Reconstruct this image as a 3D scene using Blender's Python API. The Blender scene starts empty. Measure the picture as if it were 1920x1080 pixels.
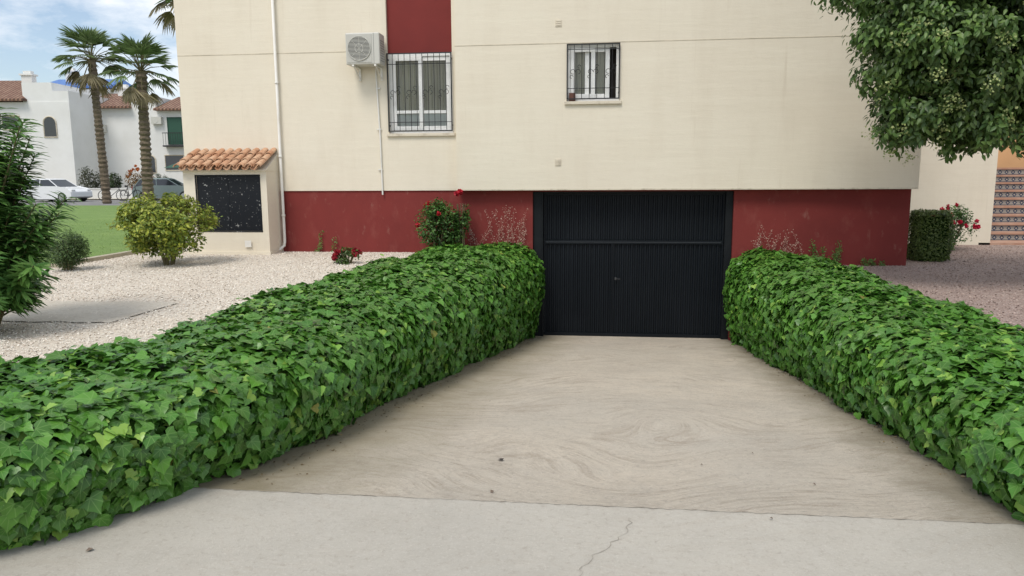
import bpy, math, random
import numpy as np
from mathutils import Vector, Matrix
random.seed(5); rng=np.random.default_rng(11)
scene=bpy.context.scene
C=bpy.context.collection
pi=math.pi
def L(x,y): return (.9936*x-.1132*(y-11.2), .1132*x+.9936*(y-11.2))
ROT=math.radians(6.5)
# ------------------------------------------------------------------ materials
def newmat(name):
    m=bpy.data.materials.new(name); m.use_nodes=True
    nt=m.node_tree; b=nt.nodes['Principled BSDF']
    return m,nt,b
def mixc(nt,fac,a,b):
    n=nt.nodes.new('ShaderNodeMix'); n.data_type='RGBA'
    for sock,val in ((0,fac),(6,a),(7,b)):
        if hasattr(val,'is_output'): nt.links.new(val,n.inputs[sock])
        elif sock==0: n.inputs[0].default_value=val
        else: n.inputs[sock].default_value=(*val,1)
    return n.outputs[2]
def noise(nt,vec=(1,1,1),scale=5,detail=6,rough=.6,dist=0,lo=.4,hi=.6,out=1.0,rotz=0):
    tc=nt.nodes.new('ShaderNodeTexCoord'); mp=nt.nodes.new('ShaderNodeMapping')
    nt.links.new(tc.outputs['Object'],mp.inputs[0]); mp.inputs['Scale'].default_value=vec; mp.inputs['Rotation'].default_value=(0,0,rotz)
    n=nt.nodes.new('ShaderNodeTexNoise'); n.inputs['Scale'].default_value=scale; n.inputs['Detail'].default_value=detail
    n.inputs['Roughness'].default_value=rough; n.inputs['Distortion'].default_value=dist
    nt.links.new(mp.outputs[0],n.inputs['Vector'])
    r=nt.nodes.new('ShaderNodeMapRange'); nt.links.new(n.outputs[0],r.inputs[0])
    r.inputs[1].default_value=lo; r.inputs[2].default_value=hi; r.inputs[3].default_value=0; r.inputs[4].default_value=out
    return r.outputs[0], n.outputs[0]
def bump(nt,b,h,strength=.3,dist=.01,prev=None):
    n=nt.nodes.new('ShaderNodeBump'); n.inputs['Strength'].default_value=strength; n.inputs['Distance'].default_value=dist
    nt.links.new(h,n.inputs['Height'])
    if prev: nt.links.new(prev,n.inputs['Normal'])
    nt.links.new(n.outputs[0],b.inputs['Normal']); return n.outputs[0]
def layered(name,base,layers=(),rough=.8,bumps=(),metal=0,spec=.5):
    m,nt,b=newmat(name); col=None
    for l in layers:
        f,_=noise(nt,l.get('vec',(1,1,1)),l['scale'],l.get('detail',6),l.get('rough',.6),l.get('dist',0),l.get('lo',.4),l.get('hi',.65),l.get('fac',1))
        col=mixc(nt,f,col if col else base,l['col'])
    if col: nt.links.new(col,b.inputs['Base Color'])
    else: b.inputs['Base Color'].default_value=(*base,1)
    b.inputs['Roughness'].default_value=rough; b.inputs['Metallic'].default_value=metal
    b.inputs['Specular IOR Level'].default_value=spec
    p=None
    for (v,s,st,d) in bumps:
        _,h=noise(nt,v,s,8); p=bump(nt,b,h,st,d,p)
    return m
CREAM=(.765,.70,.575)
cream=layered('cream_plaster',CREAM,[
  dict(scale=.7,lo=.4,hi=.75,col=(.71,.635,.51),fac=.7),
  dict(scale=1.2,vec=(2.5,1,.35),lo=.5,hi=.8,col=(.65,.575,.455),fac=.45),
  dict(scale=1.0,vec=(.6,1,7),lo=.5,hi=.8,col=(.81,.75,.62),fac=.5),
  dict(scale=5,vec=(2.2,1,.12),lo=.62,hi=.8,col=(.57,.49,.37),fac=.45),
  dict(scale=14,lo=.5,hi=.8,col=(.68,.61,.485),fac=.3)],rough=.9,bumps=[((1,1,1),60,.25,.004),((.7,1,5),3,.3,.01)],spec=.2)
redp=layered('red_plaster',(.205,.037,.033),[
  dict(scale=1.5,lo=.4,hi=.7,col=(.165,.031,.028),fac=.8),
  dict(scale=4,vec=(1,1,.6),lo=.55,hi=.8,col=(.27,.085,.07),fac=.6),
  dict(scale=9,vec=(1,1,.5),lo=.60,hi=.75,col=(.36,.21,.17),fac=.35)],rough=.85,bumps=[((1,1,1),50,.3,.004)],spec=.2)
redflat=layered('red_panel_paint',(.205,.037,.033),[dict(scale=1.2,lo=.4,hi=.7,col=(.17,.032,.029))],rough=.85,bumps=[((1,1,1),50,.25,.004)],spec=.2)
grooveM=layered('joint_groove_shade',(.40,.35,.26),[dict(scale=3,lo=.4,hi=.6,col=(.60,.53,.41))],rough=.9)  # shadow tone of the facade groove, painted onto a proud strip
garM=layered('garage_paint',(.0050,.0075,.0105),[dict(scale=2,vec=(1,1,.5),lo=.45,hi=.8,col=(.010,.013,.017),fac=.8),dict(scale=30,lo=.68,hi=.75,col=(.03,.035,.04),fac=.3)],rough=.5,spec=.2)
garF=layered('garage_frame_paint',(.006,.008,.010),[dict(scale=4,lo=.5,hi=.8,col=(.013,.015,.017))],rough=.6,spec=.25)
ironM=layered('wrought_iron',(.018,.017,.018),rough=.5)
whiteM=layered('white_lacquer',(.80,.80,.78),[dict(scale=4,lo=.5,hi=.8,col=(.70,.70,.67))],rough=.35)
pvc=layered('white_pipe',(.76,.74,.69),[dict(scale=3,lo=.5,hi=.8,col=(.62,.58,.5))],rough=.5)
blackdoor=layered('flaking_black_paint',(.008,.010,.014),[dict(scale=13,vec=(1,1,1),lo=.655,hi=.67,col=(.35,.35,.34),detail=3),dict(scale=36,lo=.68,hi=.70,col=(.25,.25,.25),detail=2)],rough=.5,spec=.3)
curtM=layered('curtain',(.72,.67,.53),[dict(scale=3,vec=(6,1,.4),lo=.4,hi=.6,col=(.56,.51,.40))],rough=.9)
darkroom=layered('dark_interior',(.05,.045,.04),rough=.9)
stoneS=layered('sill_stone',(.66,.59,.47),[dict(scale=8,lo=.5,hi=.7,col=(.46,.40,.31))],rough=.7)
whitewall=layered('white_render',(.76,.755,.735),[dict(scale=.6,lo=.4,hi=.75,col=(.68,.67,.64))],rough=.9)
acM=layered('ac_casing',(.56,.55,.50),[dict(scale=3,lo=.5,hi=.8,col=(.48,.46,.4))],rough=.5)
acD=layered('ac_grille_grey',(.22,.22,.21),rough=.6)
def glassmat():
    m,nt,b=newmat('window_glass')
    out=nt.nodes['Material Output']; g=nt.nodes.new('ShaderNodeBsdfGlossy'); g.inputs['Roughness'].default_value=.04
    t=nt.nodes.new('ShaderNodeBsdfTransparent'); t.inputs[0].default_value=(.85,.88,.86,1)
    mx=nt.nodes.new('ShaderNodeMixShader'); fr=nt.nodes.new('ShaderNodeFresnel'); fr.inputs[0].default_value=1.6
    nt.links.new(fr.outputs[0],mx.inputs[0]); nt.links.new(t.outputs[0],mx.inputs[1]); nt.links.new(g.outputs[0],mx.inputs[2]); nt.links.new(mx.outputs[0],out.inputs[0])
    return m
glass=glassmat()
darkglass=layered('dark_glass',(.02,.025,.03),rough=.08,spec=.8)
terra=layered('terracotta',(.47,.235,.125),[dict(scale=5,lo=.4,hi=.6,col=(.58,.37,.23)),dict(scale=14,lo=.5,hi=.7,col=(.24,.12,.07),fac=.8),dict(scale=40,lo=.6,hi=.7,col=(.5,.43,.34),fac=.5)],rough=.85,bumps=[((1,1,1),60,.3,.004)])
treadM=layered('worn_tread',(.40,.22,.15),[dict(scale=5,lo=.4,hi=.6,col=(.46,.29,.21))],rough=.85)
def rooftile():
    m,nt,b=newmat('roof_tiles')
    f,_=noise(nt,scale=3,lo=.4,hi=.6); c=mixc(nt,f,(.24,.12,.08),(.40,.25,.17))
    tc=nt.nodes.new('ShaderNodeTexCoord'); w=nt.nodes.new('ShaderNodeTexWave'); w.inputs['Scale'].default_value=1.1; w.bands_direction='X'
    nt.links.new(tc.outputs['Object'],w.inputs['Vector'])
    c=mixc(nt,w.outputs['Fac'],(.10,.055,.04),c) 
    nt.links.new(c,b.inputs['Base Color']); b.inputs['Roughness'].default_value=.9; bump(nt,b,w.outputs['Fac'],.8,.08); return m
roofM=rooftile()
blueM=layered('blue_glazed_tile',(.04,.12,.42),[dict(scale=4,lo=.4,hi=.6,col=(.06,.2,.5))],rough=.4)
# concrete
def concrete(name,ramp):
    m,nt,b=newmat(name)
    base=(.54,.485,.405) if ramp else (.455,.425,.37)
    f,_=noise(nt,(1,1,1),.6,8,.65,.3,.38,.62,.9); c=mixc(nt,f,base,(.60,.525,.425) if ramp else (.505,.47,.405))
    f,_=noise(nt,(1,1,1),1.7,9,.8,.2,.48,.70,.6); c=mixc(nt,f,c,(.42,.375,.315) if ramp else (.39,.36,.31))
    f,_=noise(nt,(1,1,1),4,9,.85,.2,.52,.70,.4); c=mixc(nt,f,c,(.66,.60,.51) if ramp else (.56,.53,.47))
    tc=nt.nodes.new('ShaderNodeTexCoord'); 
    wv=nt.nodes.new('ShaderNodeTexNoise'); wv.inputs['Scale'].default_value=.55; wv.inputs['Detail'].default_value=1.5; nt.links.new(tc.outputs['Object'],wv.inputs['Vector'])
    va=nt.nodes.new('ShaderNodeVectorMath'); va.operation='MULTIPLY_ADD'; nt.links.new(wv.outputs['Color'],va.inputs[0]); va.inputs[1].default_value=(1.4,2.8,0); nt.links.new(tc.outputs['Object'],va.inputs[2])
    mp=nt.nodes.new('ShaderNodeMapping'); mp.inputs['Scale'].default_value=(1.5,8.5,1); nt.links.new(va.outputs[0],mp.inputs[0])
    sn=nt.nodes.new('ShaderNodeTexNoise'); sn.inputs['Scale'].default_value=1.9; sn.inputs['Detail'].default_value=11; sn.inputs['Roughness'].default_value=.84; nt.links.new(mp.outputs[0],sn.inputs['Vector'])
    r=nt.nodes.new('ShaderNodeMapRange'); nt.links.new(sn.outputs[0],r.inputs[0]); r.inputs[1].default_value=.49; r.inputs[2].default_value=.575; r.inputs[4].default_value=.85 if ramp else .2
    _,pm=noise(nt,(1,1,1),1.1,6,.75); r2=nt.nodes.new('ShaderNodeMapRange'); nt.links.new(pm,r2.inputs[0]); r2.inputs[1].default_value=.36; r2.inputs[2].default_value=.56
    mm=nt.nodes.new('ShaderNodeMath'); mm.operation='MULTIPLY'; nt.links.new(r.outputs[0],mm.inputs[0]); nt.links.new(r2.outputs[0],mm.inputs[1])
    c=mixc(nt,mm.outputs[0],c,(.40,.335,.265)); s1=sn.outputs[0]
    f,_=noise(nt,(1,1,1),26,8,.85,0,.52,.66,.8); c=mixc(nt,f,c,(.35,.305,.255))
    f,_=noise(nt,(1,1,1),60,4,.8,0,.54,.70,.65); c=mixc(nt,f,c,(.70,.645,.555) if ramp else (.59,.56,.50))
    f,_=noise(nt,(1,1,1),9,9,.85,0,.61,.69,.5); c=mixc(nt,f,c,(.26,.22,.18))
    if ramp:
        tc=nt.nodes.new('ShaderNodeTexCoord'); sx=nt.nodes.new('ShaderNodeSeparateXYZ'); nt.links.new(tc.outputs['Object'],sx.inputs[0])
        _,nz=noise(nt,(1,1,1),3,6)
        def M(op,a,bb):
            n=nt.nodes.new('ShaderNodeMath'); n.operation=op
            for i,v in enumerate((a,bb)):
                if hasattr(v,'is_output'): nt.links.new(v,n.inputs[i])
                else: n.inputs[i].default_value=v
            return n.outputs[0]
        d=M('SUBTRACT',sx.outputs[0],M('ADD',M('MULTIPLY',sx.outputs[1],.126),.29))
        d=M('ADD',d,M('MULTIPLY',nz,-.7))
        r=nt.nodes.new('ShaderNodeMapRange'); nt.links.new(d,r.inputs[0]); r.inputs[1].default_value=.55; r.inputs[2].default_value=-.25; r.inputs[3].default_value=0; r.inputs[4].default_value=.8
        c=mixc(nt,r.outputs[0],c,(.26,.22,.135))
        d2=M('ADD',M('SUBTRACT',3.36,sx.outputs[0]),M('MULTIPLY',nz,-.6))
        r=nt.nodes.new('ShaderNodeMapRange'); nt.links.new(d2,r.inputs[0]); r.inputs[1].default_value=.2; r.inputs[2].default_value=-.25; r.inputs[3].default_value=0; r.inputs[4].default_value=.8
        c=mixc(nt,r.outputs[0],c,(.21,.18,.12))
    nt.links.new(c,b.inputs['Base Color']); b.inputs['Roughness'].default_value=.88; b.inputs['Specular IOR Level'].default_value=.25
    _,h=noise(nt,(1,1,1),45,8,.85); p=bump(nt,b,h,.6,.010)
    p=bump(nt,b,s1,.7 if ramp else .25,.025,p)
    return m
concR=concrete('ramp_concrete',True); concP=concrete('apron_concrete',False)
crackM=layered('joint_dirt',(.20,.175,.14),[dict(scale=9,lo=.4,hi=.6,col=(.40,.36,.30))],rough=.95)
crack2=layered('crack_dirt',(.24,.21,.17),[dict(scale=14,lo=.4,hi=.6,col=(.36,.33,.28))],rough=.95)
def gravelmat(name,cols,scale):
    m,nt,b=newmat(name)
    tc=nt.nodes.new('ShaderNodeTexCoord'); v=nt.nodes.new('ShaderNodeTexVoronoi'); v.inputs['Scale'].default_value=scale
    nt.links.new(tc.outputs['Object'],v.inputs['Vector'])
    sx=nt.nodes.new('ShaderNodeSeparateColor'); nt.links.new(v.outputs['Color'],sx.inputs[0])
    c=mixc(nt,sx.outputs[0],cols[0],cols[1])
    r=nt.nodes.new('ShaderNodeMapRange'); nt.links.new(sx.outputs[1],r.inputs[0]); r.inputs[1].default_value=.75; r.inputs[2].default_value=.9; r.inputs[4].default_value=.8
    c=mixc(nt,r.outputs[0],c,cols[2])
    r=nt.nodes.new('ShaderNodeMapRange'); nt.links.new(v.outputs['Distance'],r.inputs[0]); r.inputs[1].default_value=.4; r.inputs[2].default_value=.8; r.inputs[4].default_value=.6
    c=mixc(nt,r.outputs[0],c,tuple(.55*x for x in cols[0]))
    f,_=noise(nt,scale=.8,lo=.4,hi=.7,out=.4); c=mixc(nt,f,c,cols[3])
    nt.links.new(c,b.inputs['Base Color']); b.inputs['Roughness'].default_value=.9
    inv=nt.nodes.new('ShaderNodeMath'); inv.operation='SUBTRACT'; inv.inputs[0].default_value=1; nt.links.new(v.outputs['Distance'],inv.inputs[1])
    bump(nt,b,inv.outputs[0],.7,.012); return m
gravL=gravelmat('pale_gravel',[(.74,.67,.56),(.61,.52,.43),(.82,.78,.70),(.54,.46,.37)],62)
gravR=gravelmat('pink_gravel',[(.40,.30,.26),(.29,.205,.175),(.52,.43,.38),(.28,.21,.18)],60)
grassM=layered('lawn_green',(.16,.26,.055),[dict(scale=1.2,lo=.4,hi=.7,col=(.22,.32,.075)),dict(scale=9,lo=.45,hi=.7,col=(.12,.20,.045),fac=.6),dict(scale=60,lo=.45,hi=.7,col=(.10,.17,.04),fac=.6)],rough=.9,bumps=[((1,1,1),60,.6,.03)])
roadM=layered('asphalt_grey',(.20,.195,.19),[dict(scale=1,lo=.4,hi=.7,col=(.26,.25,.24))],rough=.9)
earthM=layered('dry_earth',(.30,.25,.18),[dict(scale=.3,lo=.4,hi=.6,col=(.22,.22,.12))],rough=.95)
kerbM=layered('kerb_stone',(.46,.41,.31),[dict(scale=5,lo=.4,hi=.7,col=(.34,.30,.22))],rough=.9,bumps=[((1,1,1),40,.3,.005)])
slabM=layered('slab_concrete',(.54,.49,.41),[dict(scale=2,lo=.4,hi=.7,col=(.45,.395,.32)),dict(scale=22,lo=.5,hi=.7,col=(.40,.345,.27),fac=.7),dict(scale=50,lo=.52,hi=.7,col=(.68,.62,.52),fac=.7)],rough=.9,bumps=[((1,1,1),60,.4,.005)])
barkM=layered('bark',(.19,.145,.10),[dict(scale=5,vec=(1,1,4),lo=.4,hi=.6,col=(.09,.07,.05))],rough=.95,bumps=[((1,1,1),14,.7,.03)])
stemM=layered('green_brown_stem',(.13,.11,.05),rough=.8)
pinkstem=layered('dry_pink_twig',(.40,.20,.16),rough=.8)
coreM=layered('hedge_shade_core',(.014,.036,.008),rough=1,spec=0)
def leafmat(name,veins=False,rough=.42,trans=.25,spec=.4):
    m,nt,b=newmat(name)
    a=nt.nodes.new('ShaderNodeAttribute'); a.attribute_name='col'; c=a.outputs['Color']
    f,_=noise(nt,scale=25,lo=.35,hi=.7,out=.35); 
    dk=nt.nodes.new('ShaderNodeMix'); dk.data_type='RGBA'; dk.blend_type='MULTIPLY'; nt.links.new(f,dk.inputs[0]); nt.links.new(c,dk.inputs[6]); dk.inputs[7].default_value=(.65,.7,.6,1); c=dk.outputs[2]
    if veins:
        uv=nt.nodes.new('ShaderNodeUVMap'); uv.uv_map='UVMap'; s=nt.nodes.new('ShaderNodeSeparateXYZ'); nt.links.new(uv.outputs[0],s.inputs[0])
        def M(op,a_,b_=0,c_=None):
            n=nt.nodes.new('ShaderNodeMath'); n.operation=op
            for i,v in enumerate((a_,b_)):
                if hasattr(v,'is_output'): nt.links.new(v,n.inputs[i])
                else: n.inputs[i].default_value=v
            return n.outputs[0]
        ax=M('ABSOLUTE',s.outputs[0]); y=M('SUBTRACT',s.outputs[1],.08)
        v1=ax
        v2=M('ABSOLUTE',M('SUBTRACT',M('MULTIPLY',ax,.8),M('MULTIPLY',y,.62)))
        v3=M('ABSOLUTE',M('ADD',M('MULTIPLY',y,.95),M('MULTIPLY',ax,-.08)))
        mn=M('MINIMUM',M('MINIMUM',v1,v2),v3)
        r=nt.nodes.new('ShaderNodeMapRange'); nt.links.new(mn,r.inputs[0]); r.inputs[1].default_value=.028; r.inputs[2].default_value=.006; r.inputs[3].default_value=0; r.inputs[4].default_value=.4
        c=mixc(nt,r.outputs[0],c,(.26,.44,.13))
    nt.links.new(c,b.inputs['Base Color']); b.inputs['Roughness'].default_value=rough; b.inputs['Specular IOR Level'].default_value=spec
    t=nt.nodes.new('ShaderNodeBsdfTranslucent'); nt.links.new(c,t.inputs[0])
    mx=nt.nodes.new('ShaderNodeMixShader'); mx.inputs[0].default_value=trans
    nt.links.new(b.outputs[0],mx.inputs[1]); nt.links.new(t.outputs[0],mx.inputs[2]); nt.links.new(mx.outputs[0],nt.nodes['Material Output'].inputs[0])
    return m
ivyM=leafmat('ivy_leaf',True,.36,.22,.5); leafM=leafmat('leaf_green'); petalM=leafmat('petal',rough=.6)
# ------------------------------------------------------------------ geometry helpers
MINV={}
def thing(name,loc,label,cat,rotz=0,group=None):
    o=bpy.data.objects.new(name,None); C.objects.link(o); o.location=loc; o.rotation_euler=(0,0,rotz); o.empty_display_size=.2
    MINV[o.name]=(Matrix.Translation(Vector(loc))@Matrix.Rotation(rotz,4,'Z')).inverted()
    o['label']=label; o['category']=cat
    if group: o['group']=group
    return o
def tag(o,label=None,cat=None,kind=None,group=None):
    if label:o['label']=label
    if cat:o['category']=cat
    if kind:o['kind']=kind
    if group:o['group']=group
    return o
def attach(o,parent,local):
    if parent:
        o.parent=parent
        if not local and parent.name in MINV: o.matrix_parent_inverse=MINV[parent.name]
class MB:
    def __init__(s): s.v=[]; s.f=[]
    def quad(s,*p):
        i=len(s.v); s.v+= [tuple(q) for q in p]; s.f.append(tuple(range(i,i+len(p))))
    def box(s,x0,x1,y0,y1,z0,z1):
        i=len(s.v)
        s.v+=[(x0,y0,z0),(x1,y0,z0),(x1,y1,z0),(x0,y1,z0),(x0,y0,z1),(x1,y0,z1),(x1,y1,z1),(x0,y1,z1)]
        s.f+=[tuple(i+k for k in q) for q in ((0,3,2,1),(4,5,6,7),(0,1,5,4),(1,2,6,5),(2,3,7,6),(3,0,4,7))]
    def tube(s,pts,r,n=8,closed=False,cap=True):
        P=[Vector(p) for p in pts]; m=len(P); i0=len(s.v); prevn=None
        for k in range(m):
            if closed: t=P[(k+1)%m]-P[k-1]
            else: t=P[min(k+1,m-1)]-P[max(k-1,0)]
            t=t.normalized() if t.length>1e-9 else Vector((0,0,1))
            if prevn is None:
                a=Vector((0,0,1)) if abs(t.z)<.9 else Vector((1,0,0)); nn=t.cross(a).normalized()
            else:
                nn=(prevn-t*prevn.dot(t)); nn=nn.normalized() if nn.length>1e-6 else t.orthogonal().normalized()
            prevn=nn; b=t.cross(nn); rr=r[k] if hasattr(r,'__len__') else r
            for j in range(n):
                a=2*pi*j/n; q=P[k]+nn*(rr*math.cos(a))+b*(rr*math.sin(a)); s.v.append(tuple(q))
        for k in range(m if closed else m-1):
            k2=(k+1)%m
            for j in range(n):
                j2=(j+1)%n; s.f.append((i0+k*n+j,i0+k*n+j2,i0+k2*n+j2,i0+k2*n+j))
        if cap and not closed:
            s.f.append(tuple(i0+j for j in range(n))[::-1]); s.f.append(tuple(i0+(m-1)*n+j for j in range(n)))
    def ring(s,c,R,r,axis='y',n=20,k=6,a0=0,a1=2*pi):
        full=abs(a1-a0-2*pi)<1e-6; pts=[]
        for i in range(n if full else n+1):
            a=a0+(a1-a0)*i/n
            if axis=='y': pts.append((c[0]+R*math.cos(a),c[1],c[2]+R*math.sin(a)))
            elif axis=='x': pts.append((c[0],c[1]+R*math.cos(a),c[2]+R*math.sin(a)))
            else: pts.append((c[0]+R*math.cos(a),c[1]+R*math.sin(a),c[2]))
        s.tube(pts,r,k,closed=full)
    def disc(s,c,R,th,axis='y',n=24):
        d={'y':(0,th/2,0),'x':(th/2,0,0),'z':(0,0,th/2)}[axis]
        s.tube([(c[0]-d[0],c[1]-d[1],c[2]-d[2]),(c[0]+d[0],c[1]+d[1],c[2]+d[2])],R,n)
    def obj(s,name,mat,parent=None,local=False,smooth=False,bevel=0):
        me=bpy.data.meshes.new(name); me.from_pydata(s.v,[],s.f); me.update()
        if smooth: me.polygons.foreach_set('use_smooth',[True]*len(me.polygons))
        o=bpy.data.objects.new(name,me); C.objects.link(o); me.materials.append(mat); attach(o,parent,local)
        if bevel:
            b=o.modifiers.new('bevel','BEVEL'); b.width=bevel; b.segments=2; b.limit_method='ANGLE'
        return o
def nrm(a): return a/np.maximum(np.linalg.norm(a,axis=-1,keepdims=True),1e-9)
def tmpl(outline,center=(0,.32),fold=.25,curl=.25):
    pts=[center]+outline
    V=np.array([(x,y,fold*abs(x)-curl*y*y) for x,y in pts]); n=len(outline)
    F=[(0,1+i,1+(i+1)%n) for i in range(n)]
    return V,np.array(F)
half=[(.0,.04),(.18,-.11),(.42,-.05),(.60,.20),(.42,.35),(.37,.54),(.16,.72)]
IVY=tmpl(half+[(0,.96)]+[(-x,y) for x,y in half[:0:-1]],(0,.30),fold=.16,curl=.26)
OVAL=tmpl([(0,0),(.20,.25),(.23,.5),(.12,.8),(0,1),(-.12,.8),(-.23,.5),(-.20,.25)],(0,.45),.3,.2)
NARR=tmpl([(0,0),(.065,.3),(.06,.7),(0,1),(-.06,.7),(-.065,.3)],(0,.5),.4,.25)
ROUND=tmpl([(0,0),(.35,.3),(.4,.7),(0,1),(-.4,.7),(-.35,.3)],(0,.5),-.3,-.2)
BLADE=tmpl([(-.05,0),(.05,0),(0,1)],(0,.4),0,.3)
def leaves(name,P,N,T,S,tm,cols,mat,parent=None,local=True,uv=False):
    V,F=tm; n=len(P); k=len(V); N=nrm(N); T=nrm(T-N*np.sum(T*N,axis=1,keepdims=True)); X=np.cross(T,N)
    S=np.asarray(S).reshape(-1,1,1)
    co=P[:,None,:]+S*(V[None,:,0:1]*X[:,None,:]+V[None,:,1:2]*T[:,None,:]+V[None,:,2:3]*N[:,None,:])
    co=co.reshape(-1,3).astype(np.float32)
    fa=(F[None,:,:]+(np.arange(n)*k)[:,None,None]).reshape(-1,3).astype(np.int32)
    me=bpy.data.meshes.new(name); me.vertices.add(len(co)); me.vertices.foreach_set('co',co.ravel())
    me.loops.add(fa.size); me.loops.foreach_set('vertex_index',fa.ravel())
    me.polygons.add(len(fa)); me.polygons.foreach_set('loop_start',np.arange(0,fa.size,3,dtype=np.int32)); me.polygons.foreach_set('loop_total',np.full(len(fa),3,dtype=np.int32))
    me.polygons.foreach_set('use_smooth',np.ones(len(fa),dtype=bool))
    me.update(calc_edges=True)
    at=me.attributes.new('col','FLOAT_COLOR','POINT'); cc=np.ones((n,k,4),dtype=np.float32); cc[:,:,:3]=cols[:,None,:]; at.data.foreach_set('color',cc.ravel())
    if uv:
        u=me.uv_layers.new(name='UVMap'); uvs=np.broadcast_to(V[F.ravel(),:2][None],(n,F.size,2)).astype(np.float32); u.data.foreach_set('uv',np.ascontiguousarray(uvs).ravel())
    me.validate()
    o=bpy.data.objects.new(name,me); C.objects.link(o); me.materials.append(mat); attach(o,parent,local); return o
def varcol(n,a,b,jit=.25,p=1.0):
    t=rng.random((n,1))**p; c=np.array(a)*(1-t)+np.array(b)*t
    return np.clip(c*(1+jit*(rng.random((n,1))*2-1)),0,1)
# ------------------------------------------------------------------ ground
def sm(a,b,x):
    t=min(1,max(0,(x-a)/(b-a))); return t*t*(3-2*t)
def H(x,y):
    if x<1:
        h=.36+.09*sm(-7,-1.5,y)
        h=h-.33*sm(3,28,y)
    else:
        h=.30-.18*sm(8,28,y)
    return h*sm(-7.85,-7.3,y)-.04*(1-sm(-7.85,-7.3,y))
def sheet(name,x0,x1,y0,y1,off,mat,nx=12,ny=24,xs=None,ys=None,hole=None):
    xs=xs or [x0+(x1-x0)*i/nx for i in range(nx+1)]; ys=ys or [y0+(y1-y0)*i/ny for i in range(ny+1)]
    m=MB(); m.v=[(x,y,H(x,y)+off) for y in ys for x in xs]; w=len(xs)
    for j in range(len(ys)-1):
        for i in range(w-1):
            cx=(xs[i]+xs[i+1])/2; cy=(ys[j]+ys[j+1])/2
            if hole and hole[0]<cx<hole[1] and hole[2]<cy<hole[3]: continue
            m.f.append((j*w+i,j*w+i+1,(j+1)*w+i+1,(j+1)*w+i))
    o=m.obj(name,mat,smooth=True); o['kind']='structure'; return o
sheet('ground',0,0,0,0,-.02,earthM,xs=[-600,-200,-80,-50,-30,-20,-12,-8,-5,-3,-.9,1.01,3.7,6,9,14,30,80,200,600],
      ys=[-300,-60,-20,-12,-9,-8.2,-7.85,-7.7,-7.5,-7.3,-7,-6,-4.5,-3,-1.5,-.1,.3,2,3,6,9,12,15,18,21,24,28,35,60,120,300,900],hole=(-.9,3.7,-7.85,.3))
sheet('gravel_bed',-5.75,-.9,-7.7,12,-.005,gravL,10,60)
sheet('gravel_bed',-14,-5.75,-7.7,-2.2,-.005,gravL,8,16)
sheet('pink_gravel_bed',3.7,30,-7.7,3.4,-.005,gravR,6,40)
sheet('lawn',-60,-5.85,-2.2,27,.01,grassM,20,60)
sheet('road',-90,20,27.3,37,.0,roadM,8,12)
sheet('pavement',-90,20,37,41,.06,kerbM,8,4)
k=MB()
for j in range(30):
    y0=-2.2+j*.97; a=H(-5.8,y0)+.05; b=H(-5.8,y0+.96)+.05; i=len(k.v)
    k.v+=[(-5.86,y0,a-.3),(-5.75,y0,a-.3),(-5.75,y0+.96,b-.3),(-5.86,y0+.96,b-.3),(-5.86,y0,a),(-5.75,y0,a),(-5.75,y0+.96,b),(-5.86,y0+.96,b)]
    k.f+=[tuple(i+q for q in t) for t in ((4,5,6,7),(0,1,5,4),(1,2,6,5),(2,3,7,6),(3,0,4,7))]
tag(k.obj('kerb',kerbM),kind='structure')
# driveway
RZ=lambda y: -.85*min(1,max(0,(y+7.68)/7.68))
dr=MB(); ny=20
for j in range(ny):
    y0=-7.68+7.68*j/ny; y1=-7.68+7.68*(j+1)/ny
    dr.quad((-1.3,y0,RZ(y0)),(4.1,y0,RZ(y0)),(4.1,y1,RZ(y1)),(-1.3,y1,RZ(y1)))
dr.quad((-1.3,0,-.85),(4.1,0,-.85),(4.1,.25,-.85),(-1.3,.25,-.85))
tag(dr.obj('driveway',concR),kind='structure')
ap=MB(); ap.quad((-9,-16,0),(12,-16,0),(12,-7.68,0),(-9,-7.68,0)); tag(ap.obj('concrete_apron',concP),kind='structure')
def strip(pts,w,name,zf,mat):
    mb=MB()
    for a,b in zip(pts[:-1],pts[1:]):
        d=Vector((b[0]-a[0],b[1]-a[1],0)).normalized(); n=Vector((-d.y,d.x,0))*w*.5*random.uniform(.4,1.5)
        mb.quad((a[0]-n.x,a[1]-n.y,zf(a[1])),(b[0]-n.x,b[1]-n.y,zf(b[1])),(b[0]+n.x,b[1]+n.y,zf(b[1])),(a[0]+n.x,a[1]+n.y,zf(a[1])))
    return tag(mb.obj(name,mat),kind='structure')
strip([(-.9+i*.03,-7.685+random.uniform(-.006,.006)) for i in range(160)],.0045,'expansion_joint',lambda y:.003,crackM)
pts=[(1.10,-8.75)]; 
for i in range(1,40): 
    t=i/39; pts.append((1.10+.33*t+.035*math.sin(t*9)+random.uniform(-.014,.014),-8.75+.95*t))
strip(pts,.0028,'crack',lambda y:.003,crack2)
m=MB(); x0_,x1_,y0_,y1_=-6.6,-2.85,-5.35,-4.45; up_=[];dn_=[]
for i in range(40):
    x=x0_+(x1_-x0_)*i/39; up_.append((x+.1,y1_+random.uniform(-.03,.03))); dn_.append((x,y0_+random.uniform(-.03,.03)))
for i in range(39):
    q=[dn_[i],dn_[i+1],up_[i+1],up_[i]]; m.quad(*[(a,b,H(a,b)+.004) for a,b in q])
tag(m.obj('concrete_path',slabM),kind='structure')
stoneLeaf,nt,b=newmat('pebble_stone'); a_=nt.nodes.new('ShaderNodeAttribute'); a_.attribute_name='col'; nt.links.new(a_.outputs['Color'],b.inputs['Base Color']); b.inputs['Roughness'].default_value=.9
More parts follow.
